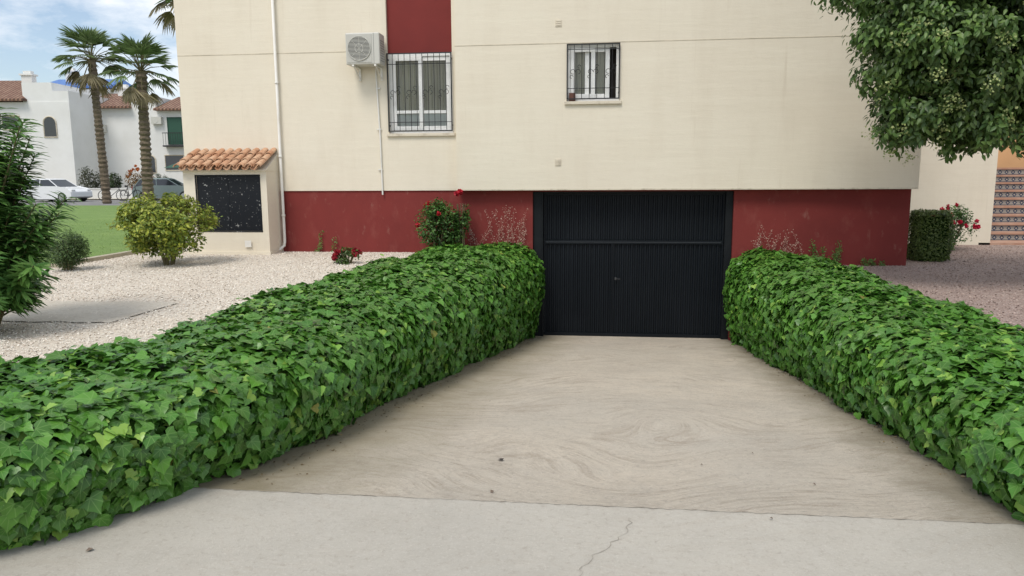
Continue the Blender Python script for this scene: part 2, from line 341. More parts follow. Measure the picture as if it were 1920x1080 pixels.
def pebbles(name,x0,x1,y0,y1,n,a,b,smin,smax,ex=None,zf=H):
    xs=rng.uniform(x0,x1,n); ys=rng.uniform(y0,y1,n)
    if ex: 
        k=~((xs>ex[0])&(xs<ex[1])&(ys>ex[2])&(ys<ex[3]))|(rng.random(n)<.2); xs=xs[k]; ys=ys[k]
    n=len(xs); zs=np.array([zf(x,y) for x,y in zip(xs,ys)])
    V=np.array([(1,0,0),(0,1,0),(-1,0,0),(0,-1,0),(0,0,.8),(0,0,-.6),(.7,.7,.3),(-.7,.6,.3)])
    F=np.array([(0,6,4),(6,1,4),(1,7,4),(7,2,4),(2,3,4),(3,0,4),(0,1,6),(1,2,7)])
    P=np.stack([xs,ys,zs],1); N=nrm(np.stack([rng.normal(0,.5,n),rng.normal(0,.5,n),np.ones(n)],1)); T=rng.normal(0,1,(n,3))
    o=leaves(name,P,N,T,rng.uniform(smin,smax,n),(V,F),varcol(n,a,b,.15),stoneLeaf); o['kind']='stuff'; return o
pebbles('gravel_pebbles',-6,-1.2,-7.2,-.05,30000,(.82,.77,.68),(.60,.51,.42),.004,.011,(-7,-2.85,-5.3,-4.5))
pebbles('pink_gravel_pebbles',4.3,9,-6,3.3,20000,(.48,.37,.32),(.28,.20,.17),.005,.012)
n=16000; xs=rng.uniform(-13,-5.9,n); ys=-2.1+16*rng.random(n)**1.4
P=np.stack([xs,ys,np.array([H(x,y) for x,y in zip(xs,ys)])+.005],1)
tag(leaves('grass_blades',P,nrm(rng.normal(0,1,(n,3))*[.6,.6,.2]+[0,0,.6]),np.stack([rng.normal(0,.4,n),rng.normal(0,.4,n),np.ones(n)],1),rng.uniform(.025,.045,n),(BLADE[0]*[2.2,1,1],BLADE[1]),varcol(n,(.16,.27,.055),(.26,.37,.10)),leafM),kind='stuff')
n=900; t=rng.random(n); side=rng.random(n)<.6; ys=-7.6+7.3*t
xs=np.where(side,.27+.126*(ys+.17)+.02+np.abs(rng.normal(0,.12,n)),3.36-np.abs(rng.normal(0,.08,n)))
P=np.stack([xs,ys,np.array([RZ(y) for y in ys])+.006],1)
tag(leaves('leaf_litter',P,rng.normal(0,.3,(n,3))+[0,0,1],rng.normal(0,1,(n,3)),rng.uniform(.008,.028,n),OVAL,varcol(n,(.14,.10,.05),(.30,.22,.12)),leafM),kind='stuff')
# ------------------------------------------------------------------ main building
bld=thing('apartment_building',(0,0,.3),'cream plastered apartment block with dark red base and basement garage','building')
ZT=6.6
def facade(mb,x0,x1,z0,z1,y,holes,rev=.15):
    xs=sorted({x0,x1,*[h[0] for h in holes],*[h[1] for h in holes]}); zs=sorted({z0,z1,*[h[2] for h in holes],*[h[3] for h in holes]})
    for i in range(len(xs)-1):
        for j in range(len(zs)-1):
            cx=(xs[i]+xs[i+1])/2; cz=(zs[j]+zs[j+1])/2
            if any(h[0]<cx<h[1] and h[2]<cz<h[3] for h in holes): continue
            mb.quad((xs[i],y,zs[j]),(xs[i+1],y,zs[j]),(xs[i+1],y,zs[j+1]),(xs[i],y,zs[j+1]))
    for h in holes:
        a,b,c,d=h[:4]; Y=y+rev
        mb.quad((a,y,c),(b,y,c),(b,Y,c),(a,Y,c)); mb.quad((a,y,d),(a,Y,d),(b,Y,d),(b,y,d))
        mb.quad((a,y,c),(a,Y,c),(a,Y,d),(a,y,d)); mb.quad((b,y,c),(b,y,d),(b,Y,d),(b,Y,c))
w=MB()
WA=(-1.85,-.87,2.24,3.42); WB=(.825,1.58,2.655,3.465)
facade(w,-5.15,-.80,1.392,ZT,-.02,[(-1.85,-.87,2.24,ZT-.3)],.14)
facade(w,-5.15,-3.62,.1,1.392,-.02,[])
w.quad((-3.62,-.02,.1),(-3.62,.02,.1),(-3.62,.02,1.392),(-3.62,-.02,1.392))
w.quad((-3.62,-.02,1.392),(-3.62,.05,1.392),(-.80,.05,1.392),(-.80,-.02,1.392))
facade(w,-.80,5.73,1.392,ZT,-.15,[WB],.14)
w.quad((-.80,-.15,1.392),(-.80,-.15,ZT),(-.80,0,ZT),(-.80,0,1.392))
w.quad((-.80,-.15,1.392),(-.80,.05,1.392),(5.73,.05,1.392),(5.73,-.15,1.392))
w.quad((5.73,-.15,1.392),(5.73,10,1.392),(5.73,10,ZT),(5.73,-.15,ZT)); w.quad((5.70,0,-.2),(5.70,10,-.2),(5.70,10,1.392),(5.70,0,1.392))
w.quad((-5.15,-.02,.0),(-5.15,-.02,ZT),(-5.15,10,ZT),(-5.15,10,.0)); w.quad((-5.15,10,0),(5.73,10,0),(5.73,10,ZT),(-5.15,10,ZT))
w.quad((-5.15,-.02,ZT),(-.8,-.02,ZT),(-.8,10,ZT),(-5.15,10,ZT)); w.quad((-.8,-.15,ZT),(5.73,-.15,ZT),(5.73,10,ZT),(-.8,10,ZT))
w.obj('wall',cream,bld)
w=MB(); facade(w,-3.62,5.70,-.95,1.41,.0,[(.32,3.26,-.96,1.37)],.25); w.obj('base_wall',redp,bld)
w=MB(); w.quad((-1.86,.035,3.42),(-.86,.035,3.42),(-.86,.035,ZT-.29),(-1.86,.035,ZT-.29)); w.obj('accent_panel',redflat,bld)
w=MB(); w.box(-5.15,-1.85,-.0225,.0,3.447,3.456); w.box(-.803,5.73,-.1525,-.14,3.467,3.476); w.obj('joint_shade_strip',grooveM,bld)
w=MB(); w.box(-.8,5.73,-.153,-.13,1.392,1.412); w.obj('drip_edge',stoneS,bld)
wing=thing('rear_wing_building',(7,3.4,.3),'cream plastered rear wing beside the tiled staircase','building')
w=MB(); w.box(5.75,8.5,3.4,9.9,0,6.3); w.obj('wall',cream,wing)
def window(parent,a,y,kind):
    x0,x1,z0,z1=a; t=.05
    f=MB(); yo=y+.06
    f.box(x0,x0+t,yo,yo+.05,z0,z1); f.box(x1-t,x1,yo,yo+.05,z0,z1); f.box(x0+t,x1-t,yo,yo+.05,z0,z0+t); f.box(x0+t,x1-t,yo,yo+.05,z1-t,z1)
    xm=(x0+x1)/2; s=.06
    wn=MB(); 
    root=f.obj('window',whiteM,parent,bevel=.004); 
    for (p,q,dy) in ((x0+t+.004,xm+.028,.0),(xm-.028,x1-t-.004,.028)):
        if kind=='B' and dy>0: p-=.09; q-=.09
        yy=yo+.008+dy-.02
        wn.box(p,p+s,yy,yy+.024,z0+t+.003,z1-t-.003); wn.box(q-s,q,yy,yy+.024,z0+t+.003,z1-t-.003)
        wn.box(p+s,q-s,yy,yy+.024,z0+t+.003,z0+t+.003+s); wn.box(p+s,q-s,yy,yy+.024,z1-t-.003-s,z1-t-.003)
        if kind=='A': wn.box(p+s,q-s,yy,yy+.024,z0+.30,z0+.345)
    wn.obj('sash',whiteM,root,bevel=.003)
    g=MB(); gx=x1-t if kind=='A' else x1-t-.09
    g.quad((x0+t,yo+.035,z0+t),(gx,yo+.035,z0+t),(gx,yo+.035,z1-t),(x0+t,yo+.035,z1-t)); g.obj('glass',glass,root)
    cu=MB(); nn=120; 
    for i in range(nn):
        xa=x0+(x1-x0)*i/nn; xb=x0+(x1-x0)*(i+1)/nn
        if kind=='B' and (xa>x0+.80*(x1-x0) or x0+.44*(x1-x0)<xa<x0+.55*(x1-x0)): continue
        ya=yo+.075+.012*math.sin(xa*75); yb=yo+.075+.012*math.sin(xb*75); zb=z0+(.345 if kind=='A' else 0)
        cu.quad((xa,ya,zb),(xb,yb,zb),(xb,yb,z1),(xa,ya,z1))
    cu.obj('curtain',curtM,root)
    if kind=='A':
        pn=MB(); pn.quad((x0+t,yo+.045,z0+t),(x1-t,yo+.045,z0+t),(x1-t,yo+.045,z0+.33),(x0+t,yo+.045,z0+.33)); pn.obj('lower_panel',whiteM,root)
    r=MB(); r.box(x0-.2,x1+.2,yo+.25,yo+1.2,z0-.1,z1+.1); r.obj('room_interior',darkroom,root)
    si=MB(); si.box(x0-.03,x1+.03,y-.035,y+.055,z0-.04,z0+.004); si.obj('sill',stoneS,root,bevel=.005)
    gr=MB(); yg=y-.03; gx0,gx1,gz0,gz1=x0+.0,x1-.0,z0+.03,z1-.01
    gr.box(gx0,gx0+.018,yg-.009,yg+.009,gz0,gz1); gr.box(gx1-.018,gx1,yg-.009,yg+.009,gz0,gz1); gr.box(gx0+.018,gx1-.018,yg-.008,yg+.008,gz0,gz0+.016); gr.box(gx0+.018,gx1-.018,yg-.008,yg+.008,gz1-.016,gz1)
    nb=10 if kind=='A' else 6
    for i in range(1,nb+1):
        xx=gx0+(gx1-gx0)*i/(nb+1); gr.tube([(xx,yg,gz0+.01),(xx,yg,gz1-.01)],.0048,6)
    rails=[.12,.86] if kind=='A' else [.2,.9]
    for q in rails: gr.box(gx0+.018,gx1-.018,yg-.0045,yg+.0045,gz0+(gz1-gz0)*q-.0045,gz0+(gz1-gz0)*q+.0045)
    zc=gz0+(gz1-gz0)*.5; Wd=gx1-gx0
    for i in range(4 if kind=='A' else 3):
        cxx=gx0+Wd*(i+.5)/(4 if kind=='A' else 3)
        for sgn in (-1,1):
            gr.ring((cxx+sgn*.038,yg-.010,zc),.032,.004,'y',14,5,0 if sgn<0 else -pi*.5,pi*1.6 if sgn<0 else pi*1.1)
            gr.ring((cxx+sgn*.055,yg-.010,zc+sgn*.07),.022,.004,'y',12,5,0,pi*1.5)
    gr.box(gx0,gx0+.02,yg,y+.03,gz1-.1,gz1-.08); gr.box(gx1-.02,gx1,yg,y+.03,gz1-.1,gz1-.08); gr.box(gx0,gx0+.02,yg,y+.03,gz0+.08,gz0+.1); gr.box(gx1-.02,gx1,yg,y+.03,gz0+.08,gz0+.1)
    gr.obj('security_grille',ironM,root)
    return root
window(bld,WA,-.02,'A'); wb=window(bld,WB,-.15,'B')
m=MB(); m.box(.86,.95,-.16,-.125,2.66,2.78); m.obj('ledge_pot',layered('rusty_brown',(.12,.05,.035),rough=.8),wb)
for z in (3.70,1.745):
    v=MB(); v.box(.66,.75,-.158,-.13,z,z+.10)
    for i in range(3): v.box(.672,.738,-.163,-.158,z+.015+.027*i,z+.03+.027*i)
    v.obj('vent_cover',stoneS,bld,bevel=.003)
gd=MB(); yd=.14
def ribs(mb,x0,x1,z0,z1,y,pitch=.066,dep=.022):
    n=int((x1-x0)/pitch); p=(x1-x0)/n
    for i in range(n):
        xs=[x0+i*p,x0+i*p+.35*p,x0+i*p+.5*p,x0+i*p+.85*p,x0+(i+1)*p]; ys=[y,y,y+dep,y+dep,y]
        for a in range(4): mb.quad((xs[a],ys[a],z0),(xs[a+1],ys[a+1],z0),(xs[a+1],ys[a+1],z1),(xs[a],ys[a],z1))
ribs(gd,.50,3.13,.64,1.31,yd); ribs(gd,.50,1.50,-.80,.575,yd); ribs(gd,1.53,3.13,-.80,.575,yd)
for bx in ((.48,3.15,.58,.635),(.48,3.15,1.31,1.335),(.48,3.15,-.845,-.80),(.48,.502,-.80,.58),(3.128,3.15,-.80,.58),(1.50,1.512,-.80,.58),(1.518,1.53,-.80,.58),(.48,.502,.635,1.31),(3.128,3.15,.635,1.31)):
    gd.box(bx[0],bx[1],yd-.022,yd+.01,bx[2],bx[3])
gdo=gd.obj('garage_door',garM,bld)
railM=layered('worn_rail',(.018,.022,.027),rough=.5)
h=MB(); h.box(.51,3.12,yd-.026,yd-.0225,.60,.612); h.obj('door_rail',railM,gdo)
fr=MB(); fr.box(.322,.475,.05,.2,-.86,1.372); fr.box(3.155,3.258,.05,.2,-.86,1.372); fr.box(.475,3.155,.06,.2,1.338,1.372); fr.box(.45,.47,.032,.05,-.86,1.36); fr.obj('door_frame',garF,gdo,bevel=.004)
h=MB(); h.box(1.56,1.585,yd-.03,yd-.02,.03,.07); h.tube([(1.572,yd-.03,.05),(1.572,yd-.045,.05),(1.64,yd-.045,.048)],.004,8); h.obj('handle',layered('steel',(.07,.07,.07),rough=.6,metal=.3),gdo)
sp=MB(); sp.box(.48,3.15,yd+.03,yd+.06,-.86,1.35); sp.obj('backing_panel',garF,gdo)
p=MB(); p.tube([(-3.56,-.07,ZT),(-3.56,-.07,.62),(-3.565,-.08,.55),(-3.62,-.13,.49),(-3.78,-.3,.475)],.022,12)
for z in (5.5,4.3,3.0,1.9,1.0): p.tube([(-3.56,-.07,z),(-3.56,-.07,z+.03)],.029,12); p.box(-3.565,-3.555,-.06,-.01,z,z+.03)
dp=p.obj('drain_pipe',pvc,bld,smooth=True)
p=MB(); p.tube([(-2.02,-.05,3.2),(-2.02,-.04,3.1),(-1.985,-.04,2.2),(-1.975,-.04,1.33)],.012,8)
for z in (2.9,2.3,1.7): p.box(-2.03,-1.965,-.045,-.018,z,z+.018)
p.obj('conduit',pvc,bld)
# AC unit
ac=thing('air_conditioner',(-2.1,-.2,3.2),'beige outdoor air conditioning unit bracketed to the plaster wall','air conditioner')
c=MB(); c.box(-2.37,-1.865,-.35,-.08,3.215,3.66); cas=c.obj('casing',acM,ac,bevel=.015)
c=MB(); c.box(-2.355,-1.98,-.356,-.345,3.24,3.64); 
c.obj('front_panel',layered('ac_panel',(.50,.49,.445),rough=.5),ac,bevel=.004)
c=MB(); c.disc((-2.165,-.3565,3.44),.168,.006); fb=c.obj('fan_opening',layered('fan_dark',(.14,.14,.135),rough=.7),ac)
c=MB()
for i in range(-9,10):
    z=i*.018; hw=math.sqrt(max(0,.17**2-z*z)); c.box(-2.165-hw,-2.165+hw,-.368,-.362,3.44+z-.0035,3.44+z+.0035)
c.ring((-2.165,-.365,3.44),.17,.006,'y',28,6); c.ring((-2.165,-.365,3.44),.06,.004,'y',20,6)
for i in range(4):
    a=i*pi/4; c.tube([(-2.165-.17*math.cos(a),-.3615,3.44-.17*math.sin(a)),(-2.165+.17*math.cos(a),-.3615,3.44+.17*math.sin(a))],.003,5)
c.obj('fan_guard',acM,ac)
c=MB(); c.box(-1.953,-1.948,-.3525,-.35,3.23,3.65)
for i in range(9): c.box(-1.8655,-1.860,-.31,-.12,3.27+.035*i,3.277+.035*i)
c.obj('side_louvre',acD,ac)
for xx in (-2.28,-1.95):
    c=MB(); c.box(xx,xx+.03,-.36,-.02,3.19,3.213); c.box(xx,xx+.03,-.05,-.02,3.02,3.19); c.tube([(xx+.015,-.33,3.195),(xx+.015,-.04,3.04)],.01,6)
    c.obj('wall_bracket',pvc,ac)
# ------------------------------------------------------------------ meter shed
sh=thing('utility_cupboard_building',(-4.3,-.3,.45),'small cream masonry utility cupboard with barrel tile roof against the wall','utility cupboard')
w=MB(); sx0,sx1,sy0=-4.93,-3.62,-.48
DX0,DX1=-4.73,-3.73
facade(w,sx0,sx1,.35,1.71,sy0,[(DX0,DX1,.80,1.63)],.06)
w.quad((sx1,sy0,.35),(sx1,-.025,.35),(sx1,-.025,1.96),(sx1,sy0,1.71)); w.quad((sx0,sy0,.35),(sx0,sy0,1.71),(sx0,-.025,1.96),(sx0,-.025,.35))
w.quad((sx0,sy0,1.71),(sx1,sy0,1.71),(sx1,-.025,1.96),(sx0,-.025,1.96))
w.box(sx0-.02,sx1+.015,sy0-.02,-.03,.35,.49); w.obj('wall',cream,sh)
w=MB(); xm=(DX0+DX1)/2
for a,b in ((DX0+.005,xm-.0015),(xm+.0015,DX1-.005)):
    w.box(a,b,sy0+.02,sy0+.045,.805,1.625)
w.box(xm-.0015,xm+.0015,sy0+.026,sy0+.05,.805,1.625)
w.box(DX0-.01,DX1+.01,sy0-.004,sy0+.015,1.63,1.645); w.box(DX0-.01,DX1+.01,sy0-.004,sy0+.015,.785,.80); w.box(DX0-.015,DX0,sy0-.004,sy0+.015,.785,1.645); w.box(DX1,DX1+.015,sy0-.004,sy0+.015,.785,1.645)
w.obj('cupboard_door',blackdoor,sh,bevel=.002)
t=MB(); ncol=9
def tilec(mb,xc,ya,za,yb,zb,r0,r1,up):
    n=8; i0=len(mb.v)
    for (yy,zz,r) in ((ya,za,r0),(yb,zb,r1)):
        for rr in (r,r-.011):
            for k in range(n+1):
                a=pi*k/n; mb.v.append((xc+rr*math.cos(a),yy,zz+up*rr*math.sin(a)*.75))
    q=n+1
    for k in range(n):
        mb.f.append((i0+k,i0+k+1,i0+2*q+k+1,i0+2*q+k)); mb.f.append((i0+q+k,i0+3*q+k,i0+3*q+k+1,i0+q+k+1)); mb.f.append((i0+k,i0+q+k,i0+q+k+1,i0+k+1))
X0=-4.93; X1=-3.68; pt=(X1-X0)/ncol
for i in range(ncol+1):
    for c_ in range(3):
        ya=-.62+c_*.19; yb=ya+.235; za=1.735+(ya+.62)*.46; zb=1.735+(yb+.62)*.46
        j=random.uniform(-.007,.007)
        tilec(t,X0+pt*i+j,ya+random.uniform(-.012,.012),za+.024,yb,zb+.008,.060,.048,1)
        if i<ncol: tilec(t,X0+pt*(i+.5)+j,ya+.02,za+.018,yb,zb+.006,.057,.05,-1)
t.obj('roof',terra,sh)
t=MB(); t.box(-4.96,-3.61,-.52,-.03,1.70,1.715); t.obj('eave_board',cream,sh)
m=MB(); m.box(-4.0,-3.9,-.508,-.501,.56,.66); m.obj('socket_plate',pvc,sh)
# ------------------------------------------------------------------ ivy hedges
def hedge(name,st,ztop,gz,nleaf,label,bul):
    S=np.array([s[0]+s[1] for s in st],float); d=np.r_[0,np.cumsum(np.hypot(*(np.diff((S[:,:2]+S[:,2:])/2,axis=0).T)))]
    nu=140; us=np.linspace(0,d[-1],nu); I=np.stack([np.interp(us,d,S[:,k]) for k in range(4)],1)
    for _ in range(6): I[1:-1]=(I[:-2]+2*I[1:-1]+I[2:])/4
    inner=I[:,:2]; outer=I[:,2:]; ax=nrm(inner-outer)
    prof=[(0,0,0),(.5,0,.22),(1.0,0,.5),(.95,0,.72),(.4,0,.90),(-.7,.07,.98),(-1,.3,1.02),(-1,.6,1.01),(-.6,.88,.97),(0,1,.8),(0,1.02,-.1)]
    rows=[]
    for (bo,fr,zf) in prof:
        xy=inner*(1-fr)+outer*fr+ax*(bul*np.where(bo>0,bo,bo*.4))
        rz=np.array([RZ(y) for y in xy[:,1]]); 
        z0=rz if fr<=.5 else np.array([gz]*nu)
        z=z0+(ztop-z0)*zf
        rows.append(np.column_stack([xy,z]))
    R=np.array(rows)
    nv=44; tt=np.linspace(0,len(prof)-1,nv); G=np.zeros((nv,nu,3))
    for i,t_ in enumerate(tt):
        a=int(min(t_,len(prof)-2)); f=t_-a; G[i]=R[a]*(1-f)+R[a+1]*f
    for _ in range(3): G[1:-1]=(G[:-2]+2*G[1:-1]+G[2:])/4
    du=np.gradient(G,axis=1); dv=np.gradient(G,axis=0); Nn=nrm(np.cross(du,dv))
    mid=(inner+outer)/2; cen=np.column_stack([mid,np.full(nu,ztop*.4)])
    sgn=np.sign(np.sum(Nn*(G-cen[None]),axis=2,keepdims=True).sum()); Nn*=sgn
    def bumpf(P): 
        x,y,z=P[...,0],P[...,1],P[...,2]
        return .022*np.sin(4.1*x+2.3*y+1.3*z)+.018*np.sin(-3.3*x+5.2*y+2)+.012*np.sin(9*y+7*z+5*x)+.010*np.sin(13*y-11*z+1)+.008*np.sin(17*x+6*y+9*z)
    G=G+Nn*(bumpf(G)[...,None])
    th=thing(name,tuple(np.r_[mid[nu//2],0]),label,'hedge')
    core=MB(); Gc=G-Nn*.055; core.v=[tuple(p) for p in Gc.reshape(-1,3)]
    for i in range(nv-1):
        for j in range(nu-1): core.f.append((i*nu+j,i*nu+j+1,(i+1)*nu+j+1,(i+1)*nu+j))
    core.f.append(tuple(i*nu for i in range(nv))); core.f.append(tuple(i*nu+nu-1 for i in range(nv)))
    core.obj('inner_shade_core',coreM,th)
    A=np.linalg.norm(np.cross(G[:-1,1:]-G[:-1,:-1],G[1:,:-1]-G[:-1,:-1]),axis=2); 
    camp=np.array([1.27,-11.13,1.6])
    facing=np.sum(Nn[:-1,:-1]*nrm(camp-G[:-1,:-1]),axis=2); wgt=A*np.where(facing>-.25,1,.35)
    pr=(wgt/wgt.sum()).ravel(); idx=rng.choice(pr.size,nleaf,p=pr); ii,jj=np.divmod(idx,nu-1); a=rng.random((nleaf,1)); b=rng.random((nleaf,1))
    P=G[ii,jj]*(1-a)*(1-b)+G[ii+1,jj]*a*(1-b)+G[ii,jj+1]*(1-a)*b+G[ii+1,jj+1]*a*b
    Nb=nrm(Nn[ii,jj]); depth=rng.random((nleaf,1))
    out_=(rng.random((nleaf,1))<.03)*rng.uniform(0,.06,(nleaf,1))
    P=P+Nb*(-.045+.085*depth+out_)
    up=np.array([0,0,1.0]); inn=np.column_stack([ax[jj],np.zeros(nleaf)])
    vert=1-np.abs(Nb[:,2:3])
    N=nrm(Nb*1.0+up*.48+rng.normal(0,.33,(nleaf,3)))
    T=-up*(.35+vert)+inn*.3*(1-vert)+rng.normal(0,.55,(nleaf,3))*(1.15-.4*vert)+np.array([0.1,-.3,0])
    Sz=.038+.062*rng.random(nleaf)**.9
    cols=varcol(nleaf,(.048,.155,.017),(.112,.275,.036),.28)
    young=rng.random(nleaf)<.09; cols[young]=varcol(young.sum(),(.19,.37,.05),(.27,.43,.07),.15); Sz[young]*=.8
    old=rng.random(nleaf)<.002; cols[old]=varcol(old.sum(),(.30,.33,.06),(.26,.22,.05),.2)
    cols*=(.54+.55*depth)  # deeper leaves coloured darker, painting in the shade of the gaps
    keep=P[:,2]>np.array([RZ(y) for y in P[:,1]])+.015
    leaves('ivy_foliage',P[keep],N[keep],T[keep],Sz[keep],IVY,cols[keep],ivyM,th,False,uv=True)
    return th
hedge('ivy_hedge',[((.28,-.05),(-1.05,-.05)),((.05,-1.7),(-1.36,-1.7)),((-.18,-3.2),(-1.6,-3.2)),((-.45,-5.0),(-1.7,-5.0)),((-.57,-6.2),(-1.72,-6.1)),((-.72,-7.4),(-1.85,-7.2)),((-1.15,-8.15),(-2.3,-7.7)),((-1.9,-8.9),(-3.0,-8.2)),((-3.2,-9.6),(-4.0,-8.6))],.535,.40,42000,'thick green ivy hedge spilling over the ramp wall beside pale gravel',.16)
hedge('ivy_hedge',[((3.32,-.05),(4.35,-.05)),((3.36,-2),(4.42,-2)),((3.38,-4),(4.42,-4)),((3.40,-6),(4.45,-6)),((3.36,-7.5),(4.5,-7.5)),((3.42,-8.4),(4.6,-8.4))],.44,.28,34000,'thick green ivy hedge along the ramp beside pinkish gravel',.12)
# ------------------------------------------------------------------ bushes
def ballpts(n,c,r,shell=.5):
    d=nrm(rng.normal(0,1,(n,3))); rad=shell+(1-shell)*rng.random((n,1))**.6; return np.array(c)+d*rad*np.array(r), d
def bush(name,loc,label,r,h,n,size,ca,cb,tm=OVAL,lobes=12,flowers=0,fcol=((.45,.01,.02),(.60,.02,.05)),fsize=.03,cat='shrub',stems=8,box=False,up=.3,lobeR=.42,group=None,stemr=.012,young=None,ftop=False,tips=0):
    th=thing(name,loc,label,cat,group=group)
    s=MB()
    for i in range(stems):
        a=2*pi*i/stems+random.random(); q=r*.55
        s.tube([(0.04*math.cos(a),.04*math.sin(a),-.05),(q*.4*math.cos(a),q*.4*math.sin(a),h*.3),(q*math.cos(a),q*math.sin(a),h*.75)],[stemr,stemr*.8,stemr*.4],6)
    Ps=[];Ds=[]
    if box:
        P=rng.uniform(-1,1,(n,3)); ax=rng.integers(0,3,n); sg=np.sign(P[np.arange(n),ax]); P[np.arange(n),ax]=sg*rng.uniform(.78,1.0,n)
        P*=(1-.12*(np.sum(np.abs(P),axis=1,keepdims=True)>2.3))
        D=np.zeros((n,3)); D[np.arange(n),ax]=sg; P=P*[r,r,h/2]+[0,0,h/2]
        q=MB(); q.box(-r*.75,r*.75,-r*.75,r*.75,.02,h*.88); q.obj('inner_shade_core',coreM,th,local=True)
    else:
        for k in range(lobes):
            d=nrm(rng.normal(0,1,(1,3)))[0]; rr=lobeR*random.uniform(.7,1.15)
            cc=np.array([d[0]*r*(1-rr*.8),d[1]*r*(1-rr*.8),h*.54+d[2]*h*.44*(1-rr*.9)])
            p,dd=ballpts(n//lobes,cc,(r*rr*1.1,r*rr*1.1,h*.5*rr*1.3),.35); Ps.append(p);Ds.append(dd)
        for k in range(tips):
            d=nrm(rng.normal(0,1,(1,3)))[0]; d[2]=abs(d[2])*.9-.15; b0=np.array([d[0]*r*.8,d[1]*r*.8,h*.54+d[2]*h*.38]); e=b0+d*np.array([r,r,h*.5])*random.uniform(.2,.45)
            q=30; f=rng.random((q,1)); Ps.append(b0+(e-b0)*f+rng.normal(0,.018,(q,3))); Ds.append(np.tile(d,(q,1))); s.tube([tuple(b0*.6+np.array([0,0,h*.15])),tuple(b0),tuple(e)],[.006,.004,.002],4)
        P=np.concatenate(Ps);D=np.concatenate(Ds)
    s.obj('stem',stemM,th,local=True)
    k=P[:,2]>.02; P=P[k];D=D[k]; m_=len(P)
    out=nrm(P-np.array([0,0,h*.4])); N=nrm(out*.4+D*.4+rng.normal(0,.5,(m_,3))+[0,0,.5]); T=out*.6+D*.3+rng.normal(0,.5,(m_,3))+[0,0,up]
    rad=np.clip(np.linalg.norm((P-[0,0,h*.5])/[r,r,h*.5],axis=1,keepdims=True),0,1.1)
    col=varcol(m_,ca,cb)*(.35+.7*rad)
    if young: 
        y=rng.random(m_)<np.clip(.1+.5*P[:,2]/h,0,1)*.7; col[y]=varcol(y.sum(),young,young,.25)
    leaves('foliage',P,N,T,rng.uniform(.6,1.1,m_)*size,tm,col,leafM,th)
    for k in range(flowers):
        d=nrm(rng.normal(0,1,(1,3))*[1,1,1])[0]; d[2]=abs(d[2])+(.9 if ftop else 0); d[1]=-abs(d[1]); d=d/np.linalg.norm(d)
        c0=np.array([d[0]*r*.95,d[1]*r*.95,h*.5+d[2]*h*.52]); q=26
        dd=nrm(rng.normal(0,1,(q,3))); leaves('flower',c0+dd*fsize*.35,dd,rng.normal(0,1,(q,3)),np.full(q,fsize*random.uniform(.6,1)),ROUND,varcol(q,*fcol),petalM,th)
    return th
bush('round_shrub',(-4.45,-1.8,H(-4.4,-1.8)),'rounded lime green leafy shrub standing on pale gravel',.58,1.0,7500,.058,(.12,.19,.027),(.29,.35,.045),lobes=26,young=(.40,.43,.06),stems=9,lobeR=.30,stemr=.02,tips=80)
bush('small_dark_shrub',(-5.42,-2.45,H(-5.5,-2.4)),'small dark green shrub at the lawn edge',.24,.50,6500,.028,(.05,.10,.03),(.10,.16,.04),lobes=30,lobeR=.5,up=0)
bush('rose_bush',(-1.06,-.35,.40),'rose bush with red blooms against the red wall',.37,.82,3600,.052,(.04,.10,.02),(.09,.20,.035),lobes=14,flowers=5,fsize=.045,cat='rose bush',tips=10)
bush('rose_bush',(-.72,-.28,.6),'tall rose shoot with a red bloom beside the wall',.12,.80,600,.05,(.04,.10,.02),(.09,.20,.035),lobes=6,flowers=3,fsize=.055,cat='rose bush',ftop=True)
bush('rose_bush',(-2.05,-1.5,.40),'low rose plant with dark red blooms on pale gravel',.20,.25,700,.045,(.05,.10,.02),(.10,.17,.03),lobes=6,flowers=9,fcol=((.25,.01,.02),(.38,.015,.03)),fsize=.045,cat='rose bush')
bush('clipped_shrub',(6.30,.75,.29),'dark green clipped box shrub at the building corner',.255,.76,9000,.042,(.07,.11,.028),(.13,.18,.045),box=True)
bush('rose_bush',(7.30,2.3,.29),'rose bush with bright red blooms by the rear wall',.42,.78,2800,.05,(.05,.12,.025),(.10,.21,.04),lobes=12,flowers=20,fcol=((.60,.01,.05),(.72,.03,.10)),fsize=.042,cat='rose bush')
# oleander
ol=thing('oleander_bush',(-3.60,-5.80,H(-3.8,-5.7)),'tall oleander bush with long narrow green leaves','shrub')
s=MB(); tips=[]
for i in range(130):
    a=random.uniform(0,2*pi); rr=random.uniform(.12,.60); hh=random.uniform(.22,1.80); e=Vector((rr*math.cos(a)*(1.15-.35*abs(hh-1.15)),rr*math.sin(a),hh)); mid=Vector((e.x*.35,e.y*.35,hh*.55)); s.tube([(0.05*math.cos(a),.05*math.sin(a),-.03),mid,e],[.012,.009,.004],5); tips.append((mid,e))
s.obj('stem',stemM,ol,local=True)
P=[];T=[];N=[]
for mid,e in tips:
    ax=(e-mid).normalized(); ax=(ax+Vector((0,0,.5))).normalized()
    for k in range(20):
        f=k/19; p=mid.lerp(e,.25+.75*f)
        for q in range(4):
            a=q*pi/2+k*1.0+random.random()*.5; o_=ax.orthogonal().normalized(); o_=Matrix.Rotation(a,3,ax)@o_; t_=ax*(.55+.6*f)+o_*(.9-.2*f)
            P.append(p);T.append(t_);N.append(ax*1.2-o_*.5+Vector((random.gauss(0,.2),random.gauss(0,.2),.2)))
P=np.array(P);n=len(P); leaves('foliage',P,np.array(N),np.array(T),rng.uniform(.10,.17,n),(NARR[0]*[1.6,1,1],NARR[1]),varcol(n,(.065,.17,.04),(.18,.34,.08),.3),leafM,ol)
